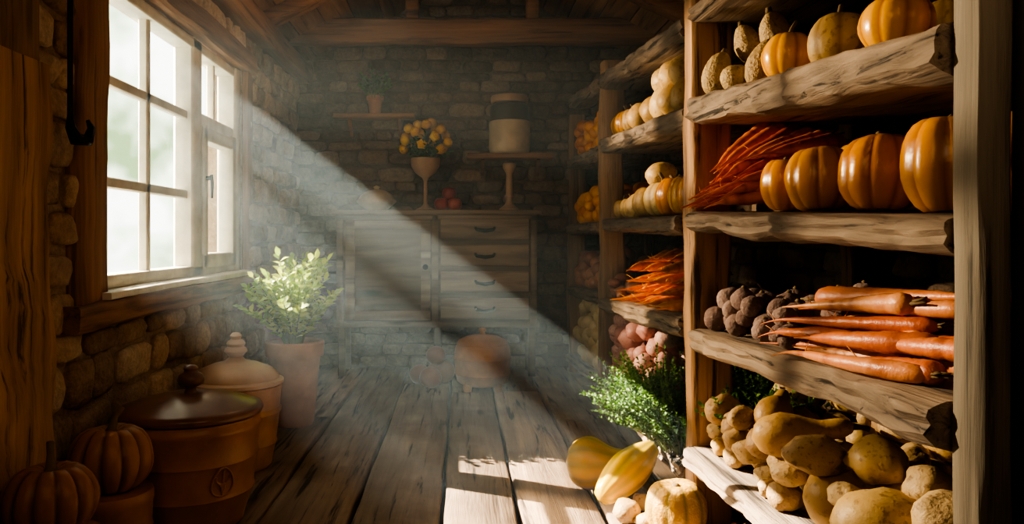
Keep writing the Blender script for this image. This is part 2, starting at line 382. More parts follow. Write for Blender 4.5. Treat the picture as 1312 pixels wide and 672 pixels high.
def shelf(key,y0,y1,z0,z1,th,x0=XS-.02,x1=1.74):
    SH[key]=lambda y:z0+(z1-z0)*(y-y0)/(y1-y0)
    n=int((y1-y0)*34);sd=R.random()*60;vs=[]
    for i in range(n+1):
        y=y0+(y1-y0)*i/n;zt=SH[key](y)
        wv=.024*noise.noise(Vector((y*2.2,sd,0)))+.014*noise.noise(Vector((y*7,sd,3)))
        tv=th*(1+.18*noise.noise(Vector((y*3,sd,8))))
        ring=[(x1,zt-th),(x0+.35,zt-tv),(x0+.05+wv,zt-tv),(x0+.014+wv*1.1,zt-tv*.90),(x0-.004+wv*1.4,zt-tv*.72),(x0+.006+wv*1.3,zt-tv*.52),(x0-.005+wv*1.2,zt-tv*.34),(x0-.002+wv*1.1,zt-tv*.16),(x0+.010+wv,zt-.006),(x0+.035+wv,zt),(x0+.25,zt+.002),(x0+.5,zt),(x1,zt)]
        for (xx,zz) in ring:
            q=Vector((xx,y*.45,zz));k=.012 if zz<zt-.004 else .003
            vs.append((xx+k*nz(q,26,sd),y,zz+k*.7*nz(q,18,sd+4)))
    m_=13;fs=[(i*m_+j,i*m_+(j+1)%m_,(i+1)*m_+(j+1)%m_,(i+1)*m_+j) for i in range(n) for j in range(m_)]
    fs.append(tuple(range(m_-1,-1,-1)));fs.append(tuple(range(n*m_,n*m_+m_)))
    mb=MB();mb.add(vs,fs,0,R.uniform(.4,.75));mb.obj('shelf_'+key,[M['shelf']],parent=rack,angle=40)
ya,yb_=1.555,3.262;yc0,yc1=3.40,5.352;yd0,yd1=5.488,6.955
shelf('a1',ya,yb_,1.63,1.79,.115);shelf('a2',ya,yb_,1.245,1.31,.085);shelf('a3',ya,yb_,.875,.82,.10);shelf('a4',ya,yb_,.34,.33,.09)
shelf('b1',yc0,yc1,1.77,1.88,.10);shelf('b2',yc0,yc1,1.30,1.33,.085);shelf('b3',yc0,yc1,.86,.79,.10);shelf('b4',yc0,yc1,.22,.19,.08)
shelf('c1',yd0,yd1,1.85,1.90,.10);shelf('c2',yd0,yd1,1.32,1.32,.09);shelf('c3',yd0,yd1,.82,.77,.09);shelf('c4',yd0,yd1,.21,.17,.08)
shelf('b0',3.40,5.352,2.17,2.32,.10);shelf('c0',5.488,6.955,2.32,2.45,.10);shelf('a0',ya,yb_,2.12,2.17,.08)
# ------------------------------------------------------------ produce shapes
def potato(mb,c,r,m=0,el=1.25,flat=.88,na=.22,rot=True):
    k=9;prof=[(r*math.sin(pi*i/k),-r*math.cos(pi*i/k)) for i in range(k+1)]
    prof[0]=(0,-r);prof[-1]=(0,r)
    M_=TR(c,0,0,R.uniform(0,pi),(el,1/math.sqrt(el),flat))@Matrix.Rotation(R.uniform(0,pi),4,'X')
    rev(mb,prof,M_,16,m,R.random(),na=na,nf=1.6/r)
def pumpkin(mb,c,r,h,m=0,ms=1,nr=10,tilt=0,rz=None,rib=.12,stem=True,rnd=None,sl=.55):
    k=14;prof=[]
    for i in range(k+1):
        ph=-pi/2+pi*i/k;rr=r*max(0,math.cos(ph))**.75;z=h*math.sin(ph)
        z-=math.copysign(1,math.sin(ph))*h*.28*math.exp(-(rr/(.33*r))**2)
        prof.append((rr,z))
    prof[0]=(0,prof[0][1]);prof[-1]=(0,prof[-1][1])
    M_=TR(c,tilt,R.uniform(-.08,.08),R.uniform(0,6) if rz is None else rz)
    rev(mb,prof,M_,nr*6,m,R.random() if rnd is None else rnd,rib=rib,nrib=nr,na=.07,nf=1.3/r)
    if stem:
        z0=h*.68;pts=[M_@Vector((.0,0,z0)),M_@Vector((.01*r,0,z0+h*.2)),M_@Vector((.06*r,.02*r,z0+h*sl*.8)),M_@Vector((.22*r,.05*r,z0+h*sl*1.25))]
        tube(mb,pts,[.22*r,.12*r,.08*r,.085*r],7,ms,.5)
def pear(mb,c,r,L,M_=None,m=0,nr=0,rib=0,ms=1,na=.06,neck=.45,stem=True):
    k=18;prof=[]
    for i in range(k+1):
        t=i/k
        if t<.3: rr=math.sqrt(max(0,1-((t-.30)/.30)**2))
        else:
            s=min(1,(t-.3)/.42);s=s*s*(3-2*s);rr=(1-s)+neck*s
            if t>.72: rr*=math.sqrt(max(0,1-((t-.72)/.28)**2.6))
        prof.append((r*rr,L*(t-.3)))
    prof[0]=(0,-.3*L);prof[-1]=(0,.7*L)
    rev(mb,prof,M_,24 if nr==0 else nr*5,m,R.random(),rib=rib,nrib=nr,na=na,nf=2/r)
    if stem:
        pts=[M_@Vector((0,0,.67*L)),M_@Vector((.02*L,0,.74*L)),M_@Vector((.05*L,.01,.80*L))]
        tube(mb,pts,[.17*r,.11*r,.13*r],6,ms,.5)
def carrot(mb,tip,crown,r,m=0,ms=1,bend=.03,tops=True,ex=None,droop=0):
    tip=Vector(tip);crown=Vector(crown);a=crown-tip
    side=a.cross(Vector((0,0,1))).normalized();n=26;pts=[];rad=[];ax=[]
    b1=R.uniform(-bend,bend);b2=R.uniform(-bend,bend)*.6;ph=R.uniform(0,6);ex=ex or R.uniform(.5,.85)
    for i in range(n+1):
        t=i/n
        p=tip+a*t+side*(b1*math.sin(pi*t)+b2*math.sin(2*pi*t+ph)*(1-t))+Vector((0,0,abs(b1)*.15*math.sin(pi*t)-droop*max(0,.22-t)**2*20))
        if t<.18: rr=.035+.145*t/.18
        else: rr=.18+.82*((t-.18)/.82)**ex
        if t>.92: rr*=math.sqrt(max(.08,1-((t-.92)/.08)**2*.9))
        rr*=1+.14*noise.noise(Vector((i*.7,ph*5,0)))
        pts.append(p);rad.append(r*rr);ax.append(R.choice([0,0,0,0,.3,.8]) if t>.15 else .1)
    tube(mb,pts,rad,12,m,R.random(),ax)
    for q in range(2):
        i=R.randint(3,12);p=pts[i];o=Vector((R.uniform(-.02,.02),R.uniform(-.02,.02),R.uniform(-.004,.02)))
        tube(mb,[p,p+o,p+o*2],[.0022,.0014,.0007],4,m,.9)
    if tops:
        d=a.normalized();e=pts[-1]
        for q in range(4):
            o=Vector((R.uniform(-1,1),R.uniform(-1,1),R.uniform(-.3,1)))*r*.5
            k=R.uniform(.9,1.6)
            tube(mb,[e-d*.005+o*.3,e+d*r*.6+o*.6,e+d*r*k+o],[r*.16,r*.12,r*.08],5,ms)
def heap(x0,x1,y0,y1,zf,n,r0,r1,zmax=9,tries=14,flat=.88,pack=.90,pts=None):
    pl=pts if pts is not None else []
    res=[]
    for i in range(n):
        r=R.uniform(r0,r1);best=None
        for k in range(tries):
            x=R.uniform(x0+r,x1-r);y=R.uniform(y0+r,y1-r);z=zf(y)+r*flat
            for (X,Y,Z,Q) in pl:
                s=(r+Q)*pack;d2=(x-X)**2+(y-Y)**2
                if d2<s*s: z=max(z,Z+math.sqrt(s*s-d2)*.92)
            if best is None or z<best[2]: best=(x,y,z,r)
        if best[2]<zmax: pl.append(best);res.append(best)
    return res
# bay a4
mb=MB()
big=[(1.12,2.30,.11),(1.33,2.25,.10),(1.10,2.02,.12),(1.35,1.95,.12),(1.5,2.5,.10)]
pl=[]
for (x,y,r) in big:
    z=SH['a4'](y)+r*.86;pl.append((x,y,z,r));potato(mb,(x,y,z),r,1,1.12,.9,.10)
for (x,y,z,r) in heap(.97,1.62,1.75,3.22,SH['a4'],100,.036,.080,zmax=.60,pts=pl): potato(mb,(x,y,z),r,R.choice([0,0,0,1]),R.uniform(1.05,1.4),.86,.26)
mb.obj('potato_heap',[M['potato'],M['gourd']],angle=180)
mb=MB()
for (x,y,rz,rr) in((1.05,2.55,-.4,.072),(1.14,2.84,1.0,.07)):
    z=SH['a4'](y)+rr+.15
    pear(mb,None,rr,.32,TR((x,y,z),0,0,rz)@Matrix.Rotation(1.35,4,'Y'),0)
mb.obj('butternut_squash',[M['gourd'],M['stem']],angle=180)
# a3 beets
mb=MB()
for (x,y,z,r) in heap(.98,1.60,2.40,3.24,SH['a3'],80,.036,.058,zmax=1.0,flat=.95):
    potato(mb,(x,y,z),r,0,1.05,.95,.12)
    if R.random()<.4: tube(mb,[(x,y,z+r*.9),(x+.004,y,z+r*1.1)],[.012,.008],5,1)
mb.obj('beet_heap',[M['beet'],M['stem']],angle=180)
# a3 carrots
mb=MB();sh=SH['a3']
u=Vector((.33,-1,0)).normalized()
for lay,(nn,xo_) in enumerate(((11,-.02),(11,-.02),(9,.01),(7,.05))):
    for i in range(nn):
        r=R.uniform(.023,.035);L=R.uniform(.44,.64)
        x=.955+xo_+i*.050+R.uniform(-.02,.012);y=2.52-.05*lay+R.uniform(-.22,.10)
        d=Matrix.Rotation(R.uniform(-.24,.24),3,'Z')@u
        zz=sh(y)+.006+lay*.040
        tip=Vector((x,y,zz+.010));cr=tip+d*L;cr.x=max(cr.x,1.0);cr.z=sh(cr.y)+r+lay*.046
        carrot(mb,tip,cr,r,bend=.05,droop=.02 if x<.97 else 0)
for i in range(7):
    x=.965+i*.06;y=2.06+R.uniform(-.06,.08);r=R.uniform(.026,.034);tip=Vector((x,y,sh(y)+.02+.05*(i%2)));cr=tip+Vector((.08,-.38,0));cr.z=sh(cr.y)+r+.05*(i%2);carrot(mb,tip,cr,r,bend=.04)
carrot(mb,(1.24,1.78,sh(1.9)+.20),(1.08,2.36,sh(2.3)+.165),.038,bend=.02)
mb.obj('rosy_carrot_pile',[M['pinkc'],M['stem']],angle=180)
# a2 red carrots
mb=MB();sh=SH['a2']
for lay in range(5):
    nn=(7,7,6,5,3)[lay]
    for i in range(nn):
        r=R.uniform(.030,.037)
        y=3.20-.055*i-.02*lay+R.uniform(-.015,.015)
        tip=Vector((.89+.03*lay+R.uniform(-.03,.03),y-.03-.06*(i/8),sh(y)+.025+lay*.034))
        cr=Vector((1.30+R.uniform(-.1,.1),3.13-.04*i,sh(y)+.05+lay*.060+.03))
        carrot(mb,tip,cr,r,bend=.03,ex=R.uniform(.4,.6),droop=.015)
for i in range(6):
    y=3.12-.05*i;carrot(mb,(.96+.02*i,y-.10,sh(y)+.15+.01*i),(1.26+.03*i,y+.02,sh(y)+.36-.02*i),.038,bend=.03,ex=.45)
mb.obj('red_carrot_pile',[M['redc'],M['stem']],angle=180)
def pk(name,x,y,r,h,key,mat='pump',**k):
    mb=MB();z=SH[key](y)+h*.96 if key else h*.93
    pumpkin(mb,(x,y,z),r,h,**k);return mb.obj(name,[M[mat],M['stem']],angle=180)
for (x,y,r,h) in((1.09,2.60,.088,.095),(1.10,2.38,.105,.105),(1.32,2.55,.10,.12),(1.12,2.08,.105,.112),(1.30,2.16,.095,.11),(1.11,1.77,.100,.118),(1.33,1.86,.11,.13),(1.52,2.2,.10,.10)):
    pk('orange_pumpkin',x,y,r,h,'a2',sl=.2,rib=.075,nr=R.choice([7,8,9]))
# a1
mb=MB();sh=SH['a1']
def oval(x,y,z,r,el,tx,ty,m=0):
    k=12;prof=[(r*math.sin(pi*i/k)*(1+.12*math.cos(pi*i/k)),-r*el*math.cos(pi*i/k)) for i in range(k+1)];prof[0]=(0,-r*el);prof[-1]=(0,r*el)
    M_=TR((x,y,z),tx,ty,R.uniform(0,.4));rev(mb,prof,M_,24,m,R.random(),na=.10,nf=1.5/r)
    tube(mb,[M_@Vector((0,0,r*el*.95)),M_@Vector((.004,0,r*el*1.2))],[.014,.010],6,1)
for (x,y,r,el,tx,ty,dz) in((1.03,3.13,.058,1.5,.1,.25,.08),(1.06,3.00,.052,1.15,.2,1.2,.05),(1.15,3.12,.055,1.5,-.3,-.2,.20),(1.12,2.88,.062,1.5,.2,.3,.09),(1.20,2.97,.06,1.5,.1,-.4,.21),(1.30,3.05,.06,1.5,.1,.3,.09),(1.27,2.80,.06,1.4,.2,.1,.09)):
    oval(x,y,sh(y)+dz,r,el,tx,ty)
mb.obj('warty_gourds',[M['warty'],M['stem']],angle=180)
for (x,y,r,h) in((1.12,2.66,.09,.085),(1.28,2.46,.085,.085),(1.13,2.02,.09,.08),(1.30,1.80,.10,.09)):
    pk('orange_pumpkin',x,y,r,h,'a1',sl=.6,rib=.07,nr=8)
for (x,y,r,h) in((1.13,2.33,.09,.085),(1.35,2.15,.09,.09)):
    pk('tan_pumpkin',x,y,r,h,'a1',mat='gourd',rib=.04,nr=8)
# b1
mb=MB();sh=SH['b1']
for (x,y,r,el,tx,ty,dz) in((1.05,3.62,.075,1.15,.1,.2,.085),(1.06,3.85,.085,1.1,.1,.3,.09),(1.08,3.74,.075,1.2,.3,.9,.22),(1.08,4.10,.085,1.2,.1,.2,.10),(1.10,3.98,.08,1.2,.1,1.1,.23),(1.10,4.36,.085,1.15,.1,1.2,.09),(1.12,4.22,.08,1.1,.4,.9,.235),(1.06,4.60,.075,1.1,.2,.3,.08),(1.22,4.5,.09,1.2,.1,.1,.10),(1.28,4.1,.095,1.3,.1,.1,.12),(1.28,3.8,.095,1.3,.2,.1,.12)):
    oval(x,y,sh(y)+dz,r,el,tx,ty)
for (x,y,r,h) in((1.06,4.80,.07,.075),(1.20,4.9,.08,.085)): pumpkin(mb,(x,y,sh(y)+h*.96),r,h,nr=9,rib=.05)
mb.obj('tan_gourds',[M['gourd'],M['stem']],angle=180)
for (x,y,r,h) in((1.06,4.99,.075,.08),(1.07,5.18,.07,.075),(1.2,5.2,.08,.085)): pk('orange_pumpkin',x,y,r,h,'b1',rib=.07,nr=8)
# b2
mb=MB();sh=SH['b2']
for (x,y,r,h) in((1.08,4.12,.115,.10),(1.07,4.40,.10,.09),(1.06,4.85,.07,.065),(1.06,5.05,.07,.065),(1.30,4.2,.11,.12),(1.26,4.6,.11,.11),(1.25,3.95,.10,.15)):
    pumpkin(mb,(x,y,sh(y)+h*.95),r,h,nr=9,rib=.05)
oval(1.06,4.63,sh(4.6)+.075,.075,1.2,.2,.5);oval(1.10,4.27,sh(4.3)+.235,.07,1.2,.1,1.2)
for (x,y,z,r) in heap(1.15,1.5,4.5,5.3,sh,12,.05,.07,zmax=1.52): potato(mb,(x,y,z),r)
mb.obj('tan_squash_heap',[M['gourd'],M['stem']],angle=180)
for (x,y,r,h) in((1.05,3.86,.085,.10),(1.06,3.66,.085,.10),(1.04,3.49,.075,.095)): pk('orange_pumpkin',x,y,r,h,'b2',sl=.3,rib=.07,nr=8)
# b3 orange carrots
mb=MB();sh=SH['b3']
for lay in range(5):
    nn=(17,15,13,10,7)[lay]
    for i in range(nn):
        r=R.uniform(.030,.040)
        y=4.78-.074*i-.05*lay+R.uniform(-.03,.03)
        tip=Vector((.95+.030*lay+R.uniform(-.09,.04),y-.06-.12*R.random(),sh(y)+.026+lay*.055))
        cr=Vector((1.30+R.uniform(-.10,.10),y+.10+R.uniform(-.1,.1),sh(y)+.045+lay*.060))
        cr.y=max(cr.y,3.46);tip.y=max(tip.y,3.45+R.uniform(0,.03))
        carrot(mb,tip,cr,r,bend=.03,ex=R.uniform(.4,.65))
mb.obj('orange_carrot_pile',[M['carrot'],M['stem']],angle=180)
mb=MB()
for (x,y,z,r) in heap(.98,1.5,4.85,5.32,sh,26,.035,.055,zmax=1.1): potato(mb,(x,y,z),r)
mb.obj('red_onion_heap',[M['plum']],angle=180)
mb=MB();sh=SH['b4']
for (x,y,z,r) in heap(.98,1.55,4.2,5.33,sh,150,.045,.078,zmax=.70): potato(mb,(x,y,z),r,0,1.12,.92)
mb.obj('pink_potato_heap',[M['pinkp']],angle=180)
for key,mt,nm,r0,r1,n,zm in(('c1','orange','tangerine_heap',.045,.06,130,2.22),('c2','orange','orange_heap',.045,.065,110,1.58),('c3','plum','red_onion_heap',.05,.07,90,1.07),('c4','pale','turnip_heap',.05,.08,150,.68)):
    mb=MB()
    for (x,y,z,r) in heap(.98,1.45,5.52,6.92,SH[key],n,r0,r1,zmax=zm): potato(mb,(x,y,z),r,0,1.03,.95,.05)
    mb.obj(nm,[M[mt]],angle=180)
# ------------------------------------------------------------ foliage
def leaf(mb,p,d,nrm,L,W,m=0,rnd=.5,curl=.15):
    d=d.normalized();s=d.cross(nrm)
    if s.length<1e-3:s=d.cross(Vector((1,0,.2)))
    s.normalize();n=s.cross(d)
    P=lambda t,w,h:p+d*(L*t)+s*(W*w)+n*(L*h)
    vs=[P(0,0,0),P(.3,-.42,curl*.3),P(.3,0,0),P(.3,.42,curl*.3),P(.65,-.5,0),P(.65,0,-curl*.5),P(.65,.5,0),P(1,0,-curl*1.4)]
    mb.add(vs,[(0,1,2),(0,2,3),(1,4,5,2),(2,5,6,3),(4,7,5),(5,7,6)],m,rnd)
def shrub(mb,base,n,H,spread,leafL,leafW,npl,m=0,ms=1,r0=.06,lean=(0,0),sr=.006):
    for i in range(n):
        a=R.uniform(0,2*pi);sp=math.sqrt(R.random());h=H*(1-.45*sp*sp)*R.uniform(.75,1.05)
        b=Vector(base)+Vector((math.cos(a)*r0*sp,math.sin(a)*r0*sp,0))
        e=Vector((math.cos(a)*spread*sp+lean[0],math.sin(a)*spread*sp+lean[1],h))
        pts=[b+Vector((e.x*t**1.5,e.y*t**1.5,e.z*t-.12*H*sp*t*t)) for t in [k/10 for k in range(11)]]
        tube(mb,pts,[sr*(1-.7*k/10) for k in range(11)],5,ms)
        for q in range(npl):
            t=.22+.78*q/(npl-1);k=min(9,int(t*10));f=t*10-k
            p=pts[k].lerp(pts[k+1],f);ax=(pts[k+1]-pts[k]).normalized()
            an=q*2.4+i;sd=Vector((math.cos(an),math.sin(an),0))
            d=(sd*R.uniform(.6,1)+ax*R.uniform(.4,.9)+Vector((0,0,.1)))
            if q==npl-1:d=ax
            leaf(mb,p,d,ax+Vector((R.uniform(-.4,.4),R.uniform(-.4,.4),.2)),leafL*R.uniform(.7,1.15)*(1.1-.3*t),leafW*R.uniform(.8,1.1),m,R.random())
PX=-1.07
pp=bpy.data.objects.new('potted_shrub',None);sc.collection.objects.link(pp);pp.location=(PX,5.03,0)
mb=MB();rev(mb,[(0,0),(.115,0),(.125,.02),(.165,.44),(.185,.445),(.19,.53),(.182,.54),(.165,.53),(.155,.49),(0,.485)],TR((PX,5.03,0)),36)
mb.obj('pot',[M['potc']],parent=pp,angle=40)
mb=MB();rev(mb,[(0,.50),(.16,.495),(.17,.48)],TR((PX,5.03,0)),24);mb.obj('soil',[M['soil']],parent=pp)
mb=MB();shrub(mb,(PX,5.03,.49),46,.70,.29,.080,.036,26);mb.obj('foliage',[M['green'],M['stemg']],parent=pp,angle=180)
mb=MB()
for i in range(20):
    bx=R.uniform(1.0,1.55);by=R.uniform(3.5,4.15)
    shrub(mb,(bx,by,.20),14,.42,.16,.026,.015,30,r0=.04,sr=.003)
for i in range(20):
    shrub(mb,(.98+R.uniform(-.04,.05),R.uniform(3.5,4.2),.215),14,.38,.18,.024,.013,32,r0=.03,lean=(-.12,0),sr=.003)
for i in range(12):
    shrub(mb,(1.0+R.uniform(0,.4),R.uniform(2.95,3.2),.40),8,.22,.12,.026,.015,22,r0=.03,sr=.003)
mb.obj('fresh_herb_bunch',[M['herb'],M['stemg']],angle=180)
# ------------------------------------------------------------ floor produce
mb=MB()
pear(mb,None,.125,.36,TR((.63,3.72,.125),0,0,-.35)@Matrix.Rotation(1.5,4,'Y')@Matrix.Translation((0,0,-.02)),0,nr=9,rib=.12,neck=.55,na=.02)
mb.obj('yellow_squash',[M['yellow'],M['stem']],angle=180)
mb=MB()
k=18;prof=[]
for i in range(k+1):
    t=i/k;prof.append((.088*(math.sin(pi*min(1,t*.78+.10))**.8 if 0<i<k else 0)*(1-.25*max(0,t-.5)),.46*t))
M_=Matrix.Translation((.60,3.36,.075))@Vector((0,0,1)).rotation_difference(Vector((.62,.62,.30)).normalized()).to_matrix().to_4x4()
rev(mb,prof,M_,40,0,.6,rib=.12,nrib=8,na=.02)
tube(mb,[M_@Vector((0,0,.45)),M_@Vector((0,0,.49)),M_@Vector((.0,.02,.53))],[.028,.018,.022],6,1)
mb.obj('yellow_squash',[M['yellow'],M['stem']],angle=180)
mb=MB();pumpkin(mb,(.87,3.15,.108),.125,.115,nr=10,rib=.035,stem=False);tube(mb,[(.87,3.15,.18),(.87,3.15,.205)],[.02,.015],6,1)
mb.obj('netted_melon',[M['melon'],M['stem']],angle=180)
mb=MB();potato(mb,(.70,3.28,.052),.058,0,1.1);potato(mb,(.765,3.2,.035),.04);potato(mb,(.80,3.42,.04),.045);mb.obj('loose_potatoes',[M['potato']],angle=180)
mb=MB();carrot(mb,(.83,2.96,.028),(1.12,3.14,.03),.028);mb.obj('carrot',[M['carrot'],M['stem']],angle=180)
# ------------------------------------------------------------ left vessels
def relief(mb,cx,cy,rf,a0,zc,s,m):
    def P(u,v,): 
        z=zc+v*s;r=rf(z)+.003;a=a0+u*s/r
        return (cx+r*math.cos(a),cy+r*math.sin(a),z)
    tube(mb,[P(.8*math.sin(t)*(1-.25*math.cos(t)),1.0*math.cos(t)) for t in [2*pi*i/24 for i in range(25)]],[.0045]*25,6,m)
    for sg in(-1,1):
        pts=[P(sg*(.05+.5*(i/16)*math.cos(i*.42)),-.6+.9*i/16+.25*math.sin(i*.42)) for i in range(17)];tube(mb,pts,[.006-.0001*i for i in range(17)],6,m)
    tube(mb,[P(0,-.9+1.7*i/8) for i in range(9)],[.005]*9,6,m)
def knob(r,z):
    return [(r*.55,z),(r*.42,z+r*.35),(r*.5,z+r*.5),(r*1.0,z+r*.75),(r*1.12,z+r*1.15),(r*.95,z+r*1.55),(r*.6,z+r*1.75),(r*.55,z+r*1.9),(r*.62,z+r*2.05),(r*.45,z+r*2.3),(0,z+r*2.4)]
j=bpy.data.objects.new('lidded_crock',None);sc.collection.objects.link(j);c=(-1.14,3.30,0);j.location=c
mb=MB();body=[(0,0),(.20,0),(.215,.012),(.225,.05),(.255,.14),(.262,.15),(.258,.165),(.272,.28),(.280,.29),(.276,.31),(.282,.40),(.288,.41),(.288,.43),(.28,.44),(.28,.455),(.27,.46),(0,.45)]
rev(mb,body,TR(c),56)
relief(mb,c[0],c[1],lambda z:.258+(z-.165)*.125,-pi/2+.80,.225,.058,0)
mb.obj('body',[M['terra']],parent=j,angle=40)
mb=MB();rev(mb,[(.265,.455),(.292,.462),(.298,.475),(.292,.490),(.265,.50),(.20,.522),(.12,.54),(.05,.55)]+knob(.050,.545),TR(c),56)
mb.obj('lid',[simple('glazed_brown_lid',(.22,.105,.06),.28,bs=.15,scale=8,var=.3)],parent=j,angle=50)
j=bpy.data.objects.new('lidded_crock',None);sc.collection.objects.link(j);c=(-1.18,4.10,0);j.location=c
mb=MB();rev(mb,[(0,0),(.17,0),(.185,.015),(.19,.05),(.205,.12),(.213,.13),(.208,.145),(.225,.28),(.234,.29),(.234,.305),(.226,.315),(.233,.40),(.238,.41),(.236,.43),(0,.42)],TR(c),56)
relief(mb,c[0],c[1],lambda z:.212+(z-.165)*.12,-pi/2+.55,.22,.050,0)
mb.obj('body',[M['terra2']],parent=j,angle=40)
mb=MB();rev(mb,[(.23,.43),(.246,.438),(.246,.455),(.222,.465),(.22,.478),(.19,.51),(.12,.54),(.07,.55),(.05,.56),(.035,.575),(.045,.59),(.06,.605),(.055,.62),(.04,.63),(.05,.645),(.04,.66),(.025,.668),(.032,.685),(.02,.70),(0,.705)],TR(c),56)
mb.obj('lid',[M['terralid']],parent=j,angle=50)
for (x,y,r,h,zt) in((-1.29,2.88,.150,.125,.27),(-1.26,2.40,.138,.115,.285)):
    mb=MB();rev(mb,[(0,0),(.125,0),(.135,.02),(.142,.12),(.147,.13),(.143,.145),(.146,.22),(.15,.23),(.15,zt-.015),(.145,zt),(0,zt)],TR((x,y,0)),40)
    mb.obj('squat_crock',[M['terra']],angle=40)
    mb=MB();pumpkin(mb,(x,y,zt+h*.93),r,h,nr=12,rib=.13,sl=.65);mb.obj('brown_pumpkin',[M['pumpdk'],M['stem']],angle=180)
# ------------------------------------------------------------ back: cabinet
cab=bpy.data.objects.new('sideboard_cabinet',None);sc.collection.objects.link(cab);cab.location=(-.2,6.95,0)
X0,X1,YC=-1.07,.66,6.74
mb=MB()
box(mb,X0,X1,YC,7.16,.46,1.40,rnd=.3)
beam(mb,((X0+X1)/2-.9,6.935,1.42),((X0+X1)/2+.9,6.935,1.42),.46,.04,seg=8,jit=.002,rnd=.8)
beam(mb,(X0-.02,6.935,.45),(X1+.02,6.935,.45),.44,.05,seg=6,jit=.001,rnd=.5)
for x in(X0+.03,-.22,X1-.03): beam(mb,(x,YC-.012,.44),(x,YC-.012,1.40),.055,.03,up=(0,1,0),seg=3,jit=0,rnd=.6)
beam(mb,(X0,YC-.012,1.375),(X1,YC-.012,1.375),.03,.04,seg=3,jit=0,rnd=.5)
for x in(X0+.04,X1-.04,-.2):
    for y in(6.78,7.12): beam(mb,(x,y,0),(x,y,.46),.06,.06,up=(0,1,0),seg=4,jit=.001,rnd=.3)
dx0,dx1=-.99,-.26
for a in((dx0,dx0+.08),(dx1-.08,dx1)): beam(mb,((a[0]+a[1])/2,YC-.015,.49),((a[0]+a[1])/2,YC-.015,1.35),.08,.03,up=(0,1,0),seg=2,jit=0,rnd=.9)
for z in(.53,1.31): beam(mb,(dx0+.08,YC-.015,z),(dx1-.08,YC-.015,z),.03,.08,seg=2,jit=0,rnd=.85)
for z in(1.275,1.05,.82,.59): 
    beam(mb,(-.17,YC-.026,z),(.585,YC-.026,z),.052,.180,seg=3,jit=0,rnd=1.0,ch=.25)
mb.obj('body',[M['cab']],parent=cab)
mb=MB()
for z in(1.275,1.05,.82,.59):
    tube(mb,[(.13,YC-.045,z+.01),(.14,YC-.08,z-.005),(.21,YC-.09,z-.015),(.28,YC-.08,z-.005),(.29,YC-.045,z+.01)],[.014,.014,.017,.014,.014],8)
rev(mb,[(.008,0),(.01,.02),(.024,.03),(.024,.045),(0,.05)],TR((dx1-.04,YC-.03,.95))@Matrix.Rotation(pi/2,4,'X'),16)
mb.obj('handles',[M['iron']],parent=cab)
ZT=1.442
mb=MB();rev(mb,[(0,0),(.09,0),(.10,.01),(.16,.06),(.175,.075),(.175,.09),(.16,.10),(.14,.14),(.08,.175),(.03,.185),(.02,.19),(.03,.21),(0,.225)],TR((-.745,6.93,ZT)),36);mb.obj('covered_dish',[M['cream']],angle=50)
mb=MB()
for (x,y,z) in((-.17,6.93,.06),(-.05,6.92,.06),(-.11,7.02,.06),(-.10,6.95,.155)): pumpkin(mb,(x,y,ZT+z-.004),.066,.058,nr=5,rib=.03,sl=.5)
mb.obj('red_apples',[organic('apple_skin',[(.25,.02,.015),(.4,.05,.03),(.5,.12,.06)],6,.35,.02),M['stem']],angle=180)
FY=6.90
fv=bpy.data.objects.new('yellow_flower_vase',None);sc.collection.objects.link(fv);fv.location=(-.31,FY,ZT)
mb=MB();rev(mb,[(0,0),(.08,0),(.085,.012),(.04,.03),(.018,.06),(.016,.26),(.03,.29),(.09,.33),(.125,.39),(.13,.46),(.12,.46),(.11,.40),(0,.36)],TR((-.31,FY,ZT)),32);mb.obj('vase',[M['terralid']],parent=fv,angle=50)
mb=MB();cc=Vector((-.31,FY,ZT+.60))
for i in range(20):
    th=i*2.39996;zz=1-1.5*(i+.5)/20;rr=math.sqrt(max(0,1-zz*zz));p=cc+Vector((rr*math.cos(th)*.20,rr*math.sin(th)*.15,zz*.18))
    for k in range(3):
        sc_=.052-.012*k
        rev(mb,[(0,-sc_*.8),(sc_*.7,-sc_*.5),(sc_,0),(sc_*.8,sc_*.6),(sc_*.3,sc_*.55),(0,sc_*.3)],Matrix.Translation(p)@Vector((0,0,1)).rotation_difference((p-cc).normalized()).to_matrix().to_4x4()@Matrix.Translation((0,0,.012*k)),10,0,R.random(),rib=.25,nrib=5)
mb.obj('blooms',[organic('yellow_bloom',[(.74,.38,.01),(.88,.54,.02),(.92,.64,.05)],6,.6,.1)],parent=fv,angle=180)
mb=MB();shrub(mb,(-.31,FY,ZT+.40),26,.28,.18,.06,.03,10);mb.obj('leaves',[M['herb'],M['stemg']],parent=fv,angle=180)
mb=MB();beam(mb,(-1.14,7.08,2.30),(-.41,7.08,2.30),.20,.035,seg=8,jit=.004,rnd=.9)
for x in(-1.0,-.55): beam(mb,(x,7.18,2.14),(x,7.03,2.28),.03,.03,seg=2,jit=0)
mb.obj('plank_shelf',[M['beamx']])
mb=MB();beam(mb,(.06,7.05,1.93),(.82,7.05,1.93),.26,.045,seg=8,jit=.005,rnd=.9)
for x in(.2,.7): beam(mb,(x,7.18,1.78),(x,7.0,1.91),.03,.03,seg=2,jit=0)
mb.obj('plank_shelf',[M['beamx']])
ps=bpy.data.objects.new('small_potted_plant',None);sc.collection.objects.link(ps);ps.location=(-.77,7.05,2.32)
mb=MB();rev(mb,[(0,0),(.05,0),(.068,.12),(.078,.125),(.08,.16),(.065,.16),(0,.14)],TR((-.77,7.05,2.318)),24);mb.obj('pot',[M['potc']],parent=ps,angle=40)
mb=MB();shrub(mb,(-.77,7.03,2.45),28,.30,.10,.06,.028,12);mb.obj('foliage',[M['herb'],M['stemg']],parent=ps,angle=180)
JY=7.0
